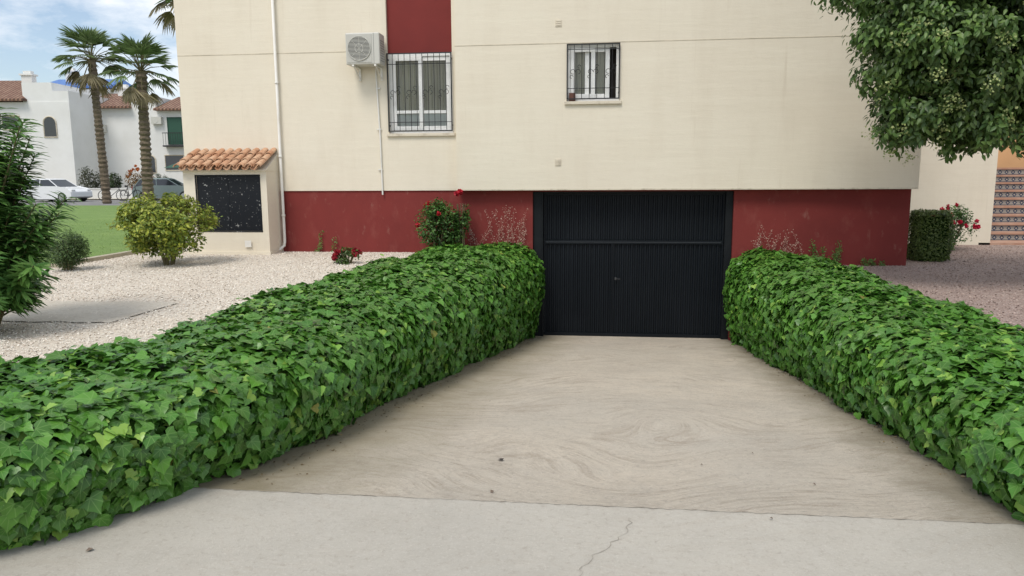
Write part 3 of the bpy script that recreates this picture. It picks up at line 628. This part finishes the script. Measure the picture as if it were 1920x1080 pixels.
def twigs(x0,x1,zb,hm,n,label,green=False):
    th=thing('climbing_plant',((x0+x1)/2,-.05,zb),label,'climbing plant'); s=MB(); P=[]
    s.tube([(x0,-.05,zb),((x0+x1)/2,-.06,zb-.01),(x1,-.05,zb)],.006,5)
    for i in range(n):
        x=random.uniform(x0,x1); z=zb; y=-.03-random.random()*.04; pts=[(x,y,z)]; dx=random.uniform(-.4,.4); h=hm*random.uniform(.35,1)
        for k in range(9):
            x+=dx*h/9+random.uniform(-.012,.012); z+=h/9; pts.append((x,y+random.uniform(-.008,.008),z)); dx+=random.uniform(-.12,.12)
            for _ in range(4): P.append((x+random.uniform(-.03,.03),y-random.random()*.02,z+random.uniform(-.03,.03)))
        s.tube(pts,[.0022*(1-.06*k) for k in range(10)],4)
    s.obj('stem',stemM if green else pinkstem,th)
    P=np.array(P); m_=len(P); c=varcol(m_,(.08,.16,.03),(.16,.25,.05)) if green else varcol(m_,(.42,.24,.19),(.58,.44,.35))
    leaves('foliage',P,np.array([0,-1,.3])+rng.normal(0,.4,(m_,3)),rng.normal(0,1,(m_,3)),rng.uniform(.010,.024,m_)*(1.8 if green else 1),OVAL,c,leafM,th,False)
twigs(-.62,.22,.5,.80,20,'sparse pale twigs creeping up the red wall')
twigs(3.45,4.25,.42,.46,14,'sparse pale twigs creeping up the red wall')
twigs(4.35,4.75,.36,.32,6,'green shoots at the foot of the red wall',True)
twigs(-3.1,-2.75,.42,.42,3,'green shoots at the foot of the red wall',True)
twigs(5.0,5.4,.30,.10,4,'green shoots at the foot of the red wall',True)
# ------------------------------------------------------------------ large tree
tx,ty=L(6.5,8.6)
tr=thing('broadleaf_tree',(tx,ty,.3),'dense dark green broadleaf tree overhanging the corner of the building','tree')
s=MB(); s.tube([(0,0,-.1),(.05,.02,.9),(-.02,.0,1.9),(-.05,.05,3.4),(0,0,4.6)],[.19,.15,.13,.10,.04],12)
lob=[((4.66,8.0,2.88),(1.0,.9,.93)),((4.28,8.1,3.98),(1.08,1,.80)),((4.42,8.1,2.28),(.60,.5,.52)),((4.85,7.9,2.34),(.60,.5,.50)),((5.45,8.1,2.75),(.95,.9,.95)),((5.9,7.9,2.50),(.8,.6,.62)),((6.3,8.4,4.0),(1.9,1.6,1.6)),((7.3,8.8,3.2),(1.2,1.2,1.1)),((5.2,8.6,4.9),(1.3,1.3,1.0)),((4.10,7.9,3.1),(.50,.45,.68)),((5.1,7.7,3.3),(.95,.7,.9))]
for c_,r_ in lob:
    lx,ly=L(c_[0],c_[1]); s.tube([(-.02,0,1.7),((lx-tx)*.5,(ly-ty)*.5,(c_[2]-.3)*.5+1.2),(lx-tx,ly-ty,c_[2]-.3)],[.06,.04,.012],6)
s.obj('trunk',barkM,tr,local=True,smooth=True)
Ps=[];Ds=[];Cs=[]
vol=np.array([r[0]*r[1]+r[1]*r[2]+r[0]*r[2] for _,r in lob]); vol[7]*=.25; vol[6]*=.55; vol[8]*=.35; vol[1]*=1.2; vol[9]*=1.5; vol[2]*=1.3; vol[3]*=1.3; cnt=(1150*vol/vol.sum()).astype(int)
for (c_,r_),k in zip(lob,cnt):
    lx,ly=L(c_[0],c_[1]); 
    for i in range(k):
        d=nrm(rng.normal(0,1,(1,3)))[0]; rad=random.uniform(.6,1.0) if random.random()<.85 else random.uniform(.1,.6)
        cc=np.array([lx-tx,ly-ty,c_[2]-.3])+d*np.array(r_)*rad
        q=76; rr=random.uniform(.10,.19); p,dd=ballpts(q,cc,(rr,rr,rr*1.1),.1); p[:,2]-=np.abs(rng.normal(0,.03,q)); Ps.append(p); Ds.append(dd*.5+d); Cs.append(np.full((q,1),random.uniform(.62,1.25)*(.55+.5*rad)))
P=np.concatenate(Ps);D=np.concatenate(Ds);K=np.concatenate(Cs);n=len(P)
N=nrm(D*.6+rng.normal(0,.45,(n,3))+[0,-.3,.6]); T=D*.4+rng.normal(0,.5,(n,3))+[0,0,-.6]
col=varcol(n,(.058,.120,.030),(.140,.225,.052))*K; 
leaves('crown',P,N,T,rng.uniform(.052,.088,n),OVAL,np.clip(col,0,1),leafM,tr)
Ps=[]
for (c_,r_) in lob[:7]:
    lx,ly=L(c_[0],c_[1])
    for i in range(16):
        d=nrm(rng.normal(0,1,(1,3))*[1,1,.7])[0]; d[1]=-abs(d[1]); cc=np.array([lx-tx,ly-ty,c_[2]-.3])+d*np.array(r_)*1.02
        Ps.append(cc+rng.normal(0,.04,(34,3)))
P=np.concatenate(Ps); n=len(P)
tag(leaves('blossom',P,rng.normal(0,1,(n,3)),rng.normal(0,1,(n,3)),rng.uniform(.018,.032,n),ROUND,varcol(n,(.30,.38,.12),(.46,.50,.22)),leafM,tr),kind='stuff')
# ------------------------------------------------------------------ right staircase
stc=thing('tiled_staircase',(9.6,4.4,.3),'outdoor staircase with terracotta treads and patterned tile risers','staircase')
tm_=MB(); rm=MB()
for i in range(9):
    z0=.33+.155*i; y0=4.0+.3*i; tm_.box(8.52,11.2,y0-.03,y0+.32,z0+.115,z0+.155); rm.box(8.52,11.2,y0,y0+.32,z0-(.0 if i else .1),z0+.115)
tm_.box(8.52,11.2,6.7,9.0,1.70,1.724)
tm_.obj('tread',treadM,stc)
def azulejo():
    m,nt,b=newmat('patterned_tile'); tc=nt.nodes.new('ShaderNodeTexCoord'); s=nt.nodes.new('ShaderNodeSeparateXYZ'); nt.links.new(tc.outputs['Object'],s.inputs[0])
    def M(op,a,b_=0):
        n=nt.nodes.new('ShaderNodeMath'); n.operation=op
        for i,v in enumerate((a,b_)):
            if hasattr(v,'is_output'): nt.links.new(v,n.inputs[i])
            else: n.inputs[i].default_value=v
        return n.outputs[0]
    fx=M('ABSOLUTE',M('SUBTRACT',M('FRACT',M('MULTIPLY',s.outputs[0],7.5)),.5))
    zz=M('SUBTRACT',M('FRACT',M('MULTIPLY',M('SUBTRACT',s.outputs[2],.33),6.4516)),.37); fz=M('ABSOLUTE',zz)
    dd=M('ADD',fx,fz); a1=M('LESS_THAN',dd,.34); a3=M('LESS_THAN',dd,.13); a2=M('GREATER_THAN',fz,.27)
    c=mixc(nt,a1,(.30,.28,.25),(.03,.045,.09)); c=mixc(nt,a3,c,(.45,.40,.32)); c=mixc(nt,a2,c,(.05,.055,.08)); nt.links.new(c,b.inputs['Base Color']); b.inputs['Roughness'].default_value=.4; return m
rm.obj('riser',azulejo(),stc)
og=thing('orange_wall_building',(10,9.1,.3),'apricot plastered wall at the top of the staircase','building')
m=MB(); m.box(8.5,14,9.05,9.9,0,5.5); m.obj('wall',layered('apricot_plaster',(.62,.36,.18),[dict(scale=1,lo=.4,hi=.7,col=(.55,.31,.155))],rough=.9),og)
m=MB(); m.box(8.3,14,3.4,3.98,.25,.335); tag(m.obj('terracotta_paving',treadM),kind='structure')
# ------------------------------------------------------------------ background villas
greenM=layered('green_shutter',(.02,.08,.05),rough=.6)
def villa(x,y,w,d,eave,label,roofs,wins,chims,acs=(),blocks=(),rmat=None):
    X,Y=L(x,y); th=thing('villa_house',(X,Y,.1),label,'house',rotz=ROT)
    m=MB(); m.box(0,w,0,d,-.3,eave)
    for b in blocks: m.box(*b)
    m.obj('wall',whitewall,th,True)
    for (x0,x1,y0,y1,z0,z1,hl,hr) in roofs:
        r=MB(); 
        r.v=[(x0,y0,z0),(x1,y0,z0),(x1-hr,y1,z1),(x0+hl,y1,z1),(x0,y0,z0-.14),(x1,y0,z0-.14),(x1-hr,y1,z0-.14),(x0+hl,y1,z0-.14),(x1,y1+3,z0),(x1,y1+3,z0-.14)]
        r.f=[(0,1,2,3),(7,6,5,4),(0,4,5,1),(1,5,9,8),(1,8,2),(2,6,7,3),(3,7,4,0)]; r.obj('roof',rmat or roofM,th,True)
    for (cx,cz,ww,hh,kind) in wins:
        n_=10; o=[(cx-ww/2,cz-hh/2),(cx+ww/2,cz-hh/2)]
        if kind=='arch': o+= [(cx+ww/2*math.cos(pi*k/n_),cz+hh/2-ww/2+ww/2*math.sin(pi*k/n_)) for k in range(n_+1)]
        else: o+=[(cx+ww/2,cz+hh/2),(cx-ww/2,cz+hh/2)]
        q=MB(); q.quad(*[(a,-.02,b) for a,b in o]); k=q.obj('window',greenM if kind=='green' else darkglass,th,True)
        f=MB(); f.tube([(a,-.03,b) for a,b in o],.05,4,closed=True); f.obj('frame',stoneS if kind!='green' else greenM,k,True)
        if kind=='green':
            bb=MB(); 
            for t_ in range(9): bb.tube([(cx-ww*.7+ww*1.4*t_/8,-.5,cz-hh/2-.05),(cx-ww*.7+ww*1.4*t_/8,-.5,cz-hh/2+.85)],.015,4)
            bb.box(cx-ww*.75,cx+ww*.75,-.53,-.47,cz-hh/2+.84,cz-hh/2+.9); bb.box(cx-ww*.75,cx+ww*.75,-.55,-.03,cz-hh/2-.2,cz-hh/2-.08); bb.obj('balcony',ironM,k,True)
    for (cx,cy,z0,z1) in chims:
        q=MB(); q.box(cx-.4,cx+.4,cy-.3,cy+.3,z0,z1); q.box(cx-.5,cx+.5,cy-.4,cy+.4,z1,z1+.12); q.box(cx-.3,cx+.3,cy-.2,cy+.2,z1+.12,z1+.35); q.obj('chimney',whitewall,th,True)
    for (cx,cz) in acs:
        q=MB(); q.box(cx-.4,cx+.4,-.35,-.02,cz-.28,cz+.28); q.disc((cx-.08,-.355,cz),.22,.02); q.obj('air_conditioning_box',acM,th,True)
    return th
villa(-42,56,9.4,9,7.1,'white two storey villa with arched window and tiled roof',[(-.2,6.3,-.5,3.6,7.3,9.1,0,2.0)],[(5.0,5.6,1.3,1.0,'rect'),(7.85,5.3,.95,1.5,'arch'),(5.0,1.6,1.0,1.3,'rect')],[(4.6,3.2,7,9.4)],blocks=((6.0,8.2,.05,8.95,7.1,8.5),(8.2,9.38,.05,8.95,7.1,7.9)))
villa(-41.3,67,6.0,6,9.3,'white villa with blue tiled roof edge between neighbouring houses',[(-.2,6.2,-.3,3,9.5,10.5,0,.5)],[(4.8,5.4,.8,1.2,'arch')],[(1.6,2,9.5,11.0)],rmat=blueM)
villa(-34.2,60,8.3,8,7.0,'white two storey villa with terracotta roof and green shuttered balcony',[(-.3,4.2,-.5,3.5,7.1,8.5,.3,1.0),(6.1,8.7,-.5,3.5,6.9,8.2,.3,0)],[(5.1,5.7,.75,1.3,'arch'),(7.5,5.2,1.1,2.1,'green'),(1.5,2.6,.75,1.5,'arch'),(5.4,2.6,.75,1.4,'arch'),(7.3,2.7,1.5,1.2,'rect')],[(7.4,2.8,7.4,8.9),(2.2,3,7.4,8.8)],acs=[(6.2,6.0),(1.7,5.4)],blocks=((4.2,6.1,.0,7.9,7.0,7.9),))
X,Y=L(-45,53); m=MB(); m.box(0,34,0,.25,-.2,.75); m.box(0,34,-.04,.29,.75,.82); bw=m.obj('garden_wall',whitewall); bw.location=(X,Y,.1); bw.rotation_euler[2]=ROT; tag(bw,'long low white rendered garden wall along the street','wall')
# ------------------------------------------------------------------ palms
def palm(wx,wy,h,r,label,lean,seed,tr_=.24):
    random.seed(seed); X,Y=L(wx,wy); th=thing('palm_tree',(X,Y,.1),label,'palm tree',group='palm trees along the street')
    s=MB(); pts=[];rr=[]; N_=int(h/.13)
    for i in range(N_+1):
        t=i/N_; pts.append((lean*t,0,t*h)); rr.append((tr_*(1.15-.25*t) if t<.9 else tr_*1.05)*(1.12 if i%2 else .9)*random.uniform(.94,1.06))
    s.tube(pts,rr,12); s.obj('trunk',barkM,th,True)
    P=[];T=[];N=[];S=[];COL=[]; st=MB(); top=Vector((lean,0,h))
    for i in range(46):
        a=random.uniform(0,2*pi); el=random.uniform(-.30,1.45) if i>7 else random.uniform(-1.1,-.4); d=Vector((math.cos(a)*math.cos(el),math.sin(a)*math.cos(el),math.sin(el)))
        pl=r*random.uniform(.45,.68); e=top+d*pl+Vector((0,0,-.03*r*(1-math.sin(el)))); st.tube([top,top+d*pl*.5+Vector((0,0,.04*r)),e],[.03,.022,.015],4)
        side=d.cross(Vector((0,0,1))).normalized(); dd=(e-(top+d*pl*.5)).normalized()
        for k in range(17):
            b=-1.05+2.1*k/16; t_=dd*math.cos(b)+side*math.sin(b)+Vector((0,0,-.04-.14*random.random())); P.append(e);T.append(t_);N.append(dd.cross(side)*-1 if dd.cross(side).z<0 else dd.cross(side)); S.append(r*random.uniform(.38,.58)); 
            g=random.uniform(.7,1.3); COL.append((.17*g,.24*g,.095*g) if el>-.4 else (.28*g,.23*g,.13*g))
    st.obj('frond_stalk',stemM,th,True)
    leaves('frond',np.array(P),np.array(N),np.array(T),np.array(S),(NARR[0]*[.62,1,1.2],NARR[1]),np.array(COL),leafM,th)
palm(-23.9,44,8.2,1.95,'tall fan palm with rough trunk on the street verge',-.2,3,.21)
palm(-19.5,40,7.0,1.85,'shorter fan palm with thick brown trunk on the street verge',.15,8,.25)
palm(-12.6,30,8.6,1.7,'fan palm rising behind the apartment building',0,12)
# ------------------------------------------------------------------ car
def car(wx,wy,label,mat,rot,name='parked_car'):
    X,Y=L(wx,wy); th=thing(name,(X,Y,H(X,Y)+.0),label,'car',rotz=ROT+rot,group='cars parked along the street')
    prof=[(-2.0,.30),(-2.03,.62),(-1.95,.88),(-1.2,.98),(1.05,.96),(1.75,.82),(2.02,.66),(2.03,.32),(1.6,.22),(-1.6,.22)]
    def loft(prof,ws):
        m=MB(); n=len(prof)
        for yy,sc in ws:
            for (x,z) in prof: m.v.append((x*sc,yy,z))
        for k in range(len(ws)-1):
            for j in range(n):
                j2=(j+1)%n; m.f.append((k*n+j,k*n+j2,(k+1)*n+j2,(k+1)*n+j))
        m.f.append(tuple(range(n))); m.f.append(tuple((len(ws)-1)*n+j for j in range(n))[::-1]); return m
    loft(prof,[(-.86,.97),(-.80,1),(.80,1),(.86,.97)]).obj('body',mat,th,True,bevel=.05)
    m=MB()
    v=[(-1.85,-.80,.93),(1.0,-.80,.93),(1.0,.80,.93),(-1.85,.80,.93),(-1.5,-.64,1.42),(.2,-.64,1.42),(.2,.64,1.42),(-1.5,.64,1.42)]
    m.v=v; m.f=[(0,1,5,4),(1,2,6,5),(2,3,7,6),(3,0,4,7),(4,5,6,7)]; m.obj('cabin_glass',darkglass,th,True)
    m=MB(); m.v=[(-1.62,-.66,1.41),(.25,-.66,1.41),(.25,.66,1.41),(-1.62,.66,1.41),(-1.45,-.56,1.49),(.05,-.56,1.49),(.05,.56,1.49),(-1.45,.56,1.49)]; m.f=[(0,1,5,4),(1,2,6,5),(2,3,7,6),(3,0,4,7),(4,5,6,7),(3,2,1,0)]
    for sy in (-1,1):
        for a,b in (((1.0,.8,.93),(.2,.65,1.42)),((-.45,.8,.93),(-.5,.65,1.42)),((-1.85,.8,.93),(-1.5,.65,1.42)),((-1.2,.8,.93),(-1.3,.65,1.42))): m.tube([(a[0],a[1]*sy,a[2]),(b[0],b[1]*sy,b[2])],.035,5)
    m.obj('roof',mat,th,True,bevel=.02)
    tyre=layered('tyre_rubber',(.02,.02,.02),rough=.8); rim=layered('alloy',(.5,.5,.5),rough=.3,metal=1)
    for x in (-1.28,1.28):
        for sy in (-1,1):
            m=MB(); m.disc((x,sy*.78,.31),.31,.22); w_=m.obj('wheel',tyre,th,True,bevel=.03)
            m=MB(); m.disc((x,sy*.892,.31),.2,.02); m.obj('rim',rim,w_,True)
    for sy in (-1,1):
        m=MB(); m.box(1.80,2.0,sy*.62-.14,sy*.62+.14,.66,.79); m.obj('headlight',layered('lamp_glass',(.7,.7,.7),rough=.1),th,True,bevel=.02)
        m=MB(); m.box(-2.04,-1.9,sy*.68-.1,sy*.68+.1,.7,.92); m.obj('tail_light',layered('tail_red',(.4,.01,.01),rough=.2),th,True,bevel=.02)
    return th
car(-29.6,48.5,'white hatchback parked on the street by the low wall',layered('white_car_paint',(.75,.76,.77),rough=.2),-.25)
car(-22.9,49.8,'grey green car parked behind the shrubs',layered('green_car_paint',(.22,.27,.26),rough=.2),.1)
def bike(wx,wy,rot,label):
    X,Y=L(wx,wy); th=thing('bicycle',(X,Y,H(X,Y)+.06),label,'bicycle',rotz=ROT+rot,group='bicycles by the garden wall')
    for x in (-.53,.53):
        m=MB(); m.ring((x,0,.34),.33,.022,'y',24,6)
        wh=m.obj('wheel',layered('tyre',(.02,.02,.02),rough=.8),th,True)
        m=MB()
        for k in range(10): m.tube([(x,0,.34),(x+.32*math.cos(k*.628),0,.34+.32*math.sin(k*.628))],.004,4)
        m.obj('spokes',acD,wh,True)
    m=MB(); 
    for a,b in (((-.53,0,.34),(-.12,0,.30)),((-.12,0,.30),(.38,0,.72)),((-.25,0,.80),(.36,0,.82)),((-.12,0,.30),(-.27,0,.90)),((-.53,0,.34),(-.25,0,.80)),((.53,0,.34),(.35,0,.92))): m.tube([a,b],.02,6)
    m.obj('bicycle_frame',ironM,th,True)
    m=MB(); m.tube([(.35,-.28,.95),(.35,0,.93),(.35,.28,.95)],.015,6); m.obj('handlebar',ironM,th,True)
    m=MB(); m.tube([(-.40,0,.92),(-.15,0,.92)],[.07,.03],8); m.obj('saddle',ironM,th,True)
bike(-25.4,47.5,.2,'dark bicycle parked by the white wall'); bike(-24.4,47.8,-.3,'dark bicycle parked by the white wall')
def bgb(wx,wy,r,h,ca,cb,label,**k):
    X,Y=L(wx,wy); bush('garden_shrub',(X,Y,.1),label,r,h,1500,.16,ca,cb,lobes=12,**k)
bgb(-30.8,54.5,1.0,2.3,(.05,.06,.03),(.09,.10,.05),'dark green shrub behind the white wall')
bgb(-27.0,54.5,.95,2.4,(.14,.10,.03),(.30,.16,.05),'orange flowering shrub behind the white wall',flowers=14,fcol=((.5,.12,.03),(.6,.2,.05)),fsize=.15)
bgb(-24.9,52.3,.9,1.5,(.06,.10,.04),(.10,.15,.06),'green clipped shrub by the white wall')
bgb(-29,54.6,.5,1.9,(.05,.08,.03),(.09,.13,.05),'green shrub behind the white wall')
bgb(-25.6,54.6,.5,1.9,(.05,.08,.03),(.09,.13,.05),'green shrub behind the white wall')
X,Y=L(-22.9,52.6); ps=thing('garden_parasol',(X,Y,.1),'dark green garden parasol open over the terrace','parasol')
m=MB(); m.tube([(0,0,0),(0,0,2.6)],.03,8); m.obj('pole',ironM,ps,True)
m=MB(); 
for k in range(8):
    a=k*pi/4; b=a+pi/4; m.quad((0,0,2.75),(1.4*math.cos(a),1.4*math.sin(a),2.2),(1.4*math.cos(b),1.4*math.sin(b),2.2))
m.obj('canopy',greenM,ps,True)
# debris
def debris(x,y,s,label,col,name='dry_leaf'):
    z=RZ(y)+.006; m=MB(); 
    for k in range(5):
        a=k*1.3; m.v+= [(x+s*math.cos(a)*random.uniform(.5,1),y+s*math.sin(a)*random.uniform(.5,1),z+random.uniform(-.003,.01))]
    m.v.append((x,y,z+.01)); m.f=[(5,k,(k+1)%5) for k in range(5)]
    o=m.obj(name,col); tag(o,label,'debris'); return o
dk=layered('dry_leaf_dark',(.04,.03,.025),rough=.8); dk2=layered('dry_leaf_brown',(.16,.12,.09),rough=.8)
debris(.72,-6.95,.034,'curled dark dry leaf lying on the concrete ramp',dk)
for (x,y,s) in ((.75,-7.55,.013),(2.1,-7.75,.013),(1.9,-6.9,.010),(2.25,-6.6,.009),(2.45,-7.2,.010),(-.35,-6.9,.012),(-.9,-8.35,.018),(.4,-5.2,.008)):
    debris(x,y,s,'small dark dry leaf fragment on the concrete',dk2,'dry_leaf')
# ------------------------------------------------------------------ sky, sun, camera
el=math.radians(56); az=math.radians(200)
sd=Vector((math.sin(az)*math.cos(el),math.cos(az)*math.cos(el),math.sin(el)))
wd=bpy.data.worlds.new("World"); scene.world=wd; wd.use_nodes=True; nt=wd.node_tree; nt.nodes.clear()
out=nt.nodes.new('ShaderNodeOutputWorld'); b1=nt.nodes.new('ShaderNodeBackground'); b2=nt.nodes.new('ShaderNodeBackground'); mx=nt.nodes.new('ShaderNodeMixShader')
sk=nt.nodes.new('ShaderNodeTexSky'); sk.sky_type='NISHITA'; sk.sun_disc=False; sk.sun_elevation=el; sk.sun_rotation=az
nt.links.new(sk.outputs[0],b1.inputs[0]); b1.inputs[1].default_value=.15
b2.inputs[0].default_value=(.84,.88,.93,1); b2.inputs[1].default_value=1.2
tc=nt.nodes.new('ShaderNodeTexCoord'); mp=nt.nodes.new('ShaderNodeMapping'); mp.inputs['Scale'].default_value=(1,1,2.6); mp.inputs['Location'].default_value=(.3,.1,.35)
nz=nt.nodes.new('ShaderNodeTexNoise'); nz.inputs['Scale'].default_value=4.2; nz.inputs['Detail'].default_value=9; nz.inputs['Roughness'].default_value=.6
nt.links.new(tc.outputs['Generated'],mp.inputs[0]); nt.links.new(mp.outputs[0],nz.inputs['Vector'])
mr=nt.nodes.new('ShaderNodeMapRange'); nt.links.new(nz.outputs[0],mr.inputs[0]); mr.inputs[1].default_value=.41; mr.inputs[2].default_value=.57; mr.inputs[3].default_value=.12; mr.inputs[4].default_value=1
nt.links.new(mr.outputs[0],mx.inputs[0]); nt.links.new(b1.outputs[0],mx.inputs[1]); nt.links.new(b2.outputs[0],mx.inputs[2]); nt.links.new(mx.outputs[0],out.inputs[0])
sl=bpy.data.lights.new('sun','SUN'); sl.energy=2.2; sl.angle=math.radians(22); sl.color=(1,.95,.87); so=bpy.data.objects.new('sun',sl); C.objects.link(so)
so.rotation_euler=(-sd).to_track_quat('-Z','Y').to_euler()
cam=bpy.data.cameras.new('camera'); cam.sensor_width=36; cam.lens=26; cam.clip_end=3000; cam.clip_start=.05
co=bpy.data.objects.new('camera',cam); C.objects.link(co)
M=Matrix.Translation((1.268,-11.13,1.6))@Matrix.Rotation(ROT,4,'Z')@Matrix.Rotation(math.radians(81.4),4,'X')@Matrix.Rotation(math.radians(-.32),4,'Z')
co.matrix_world=M; scene.camera=co
scene.view_settings.view_transform='Standard'; scene.view_settings.look='None'; scene.view_settings.exposure=0
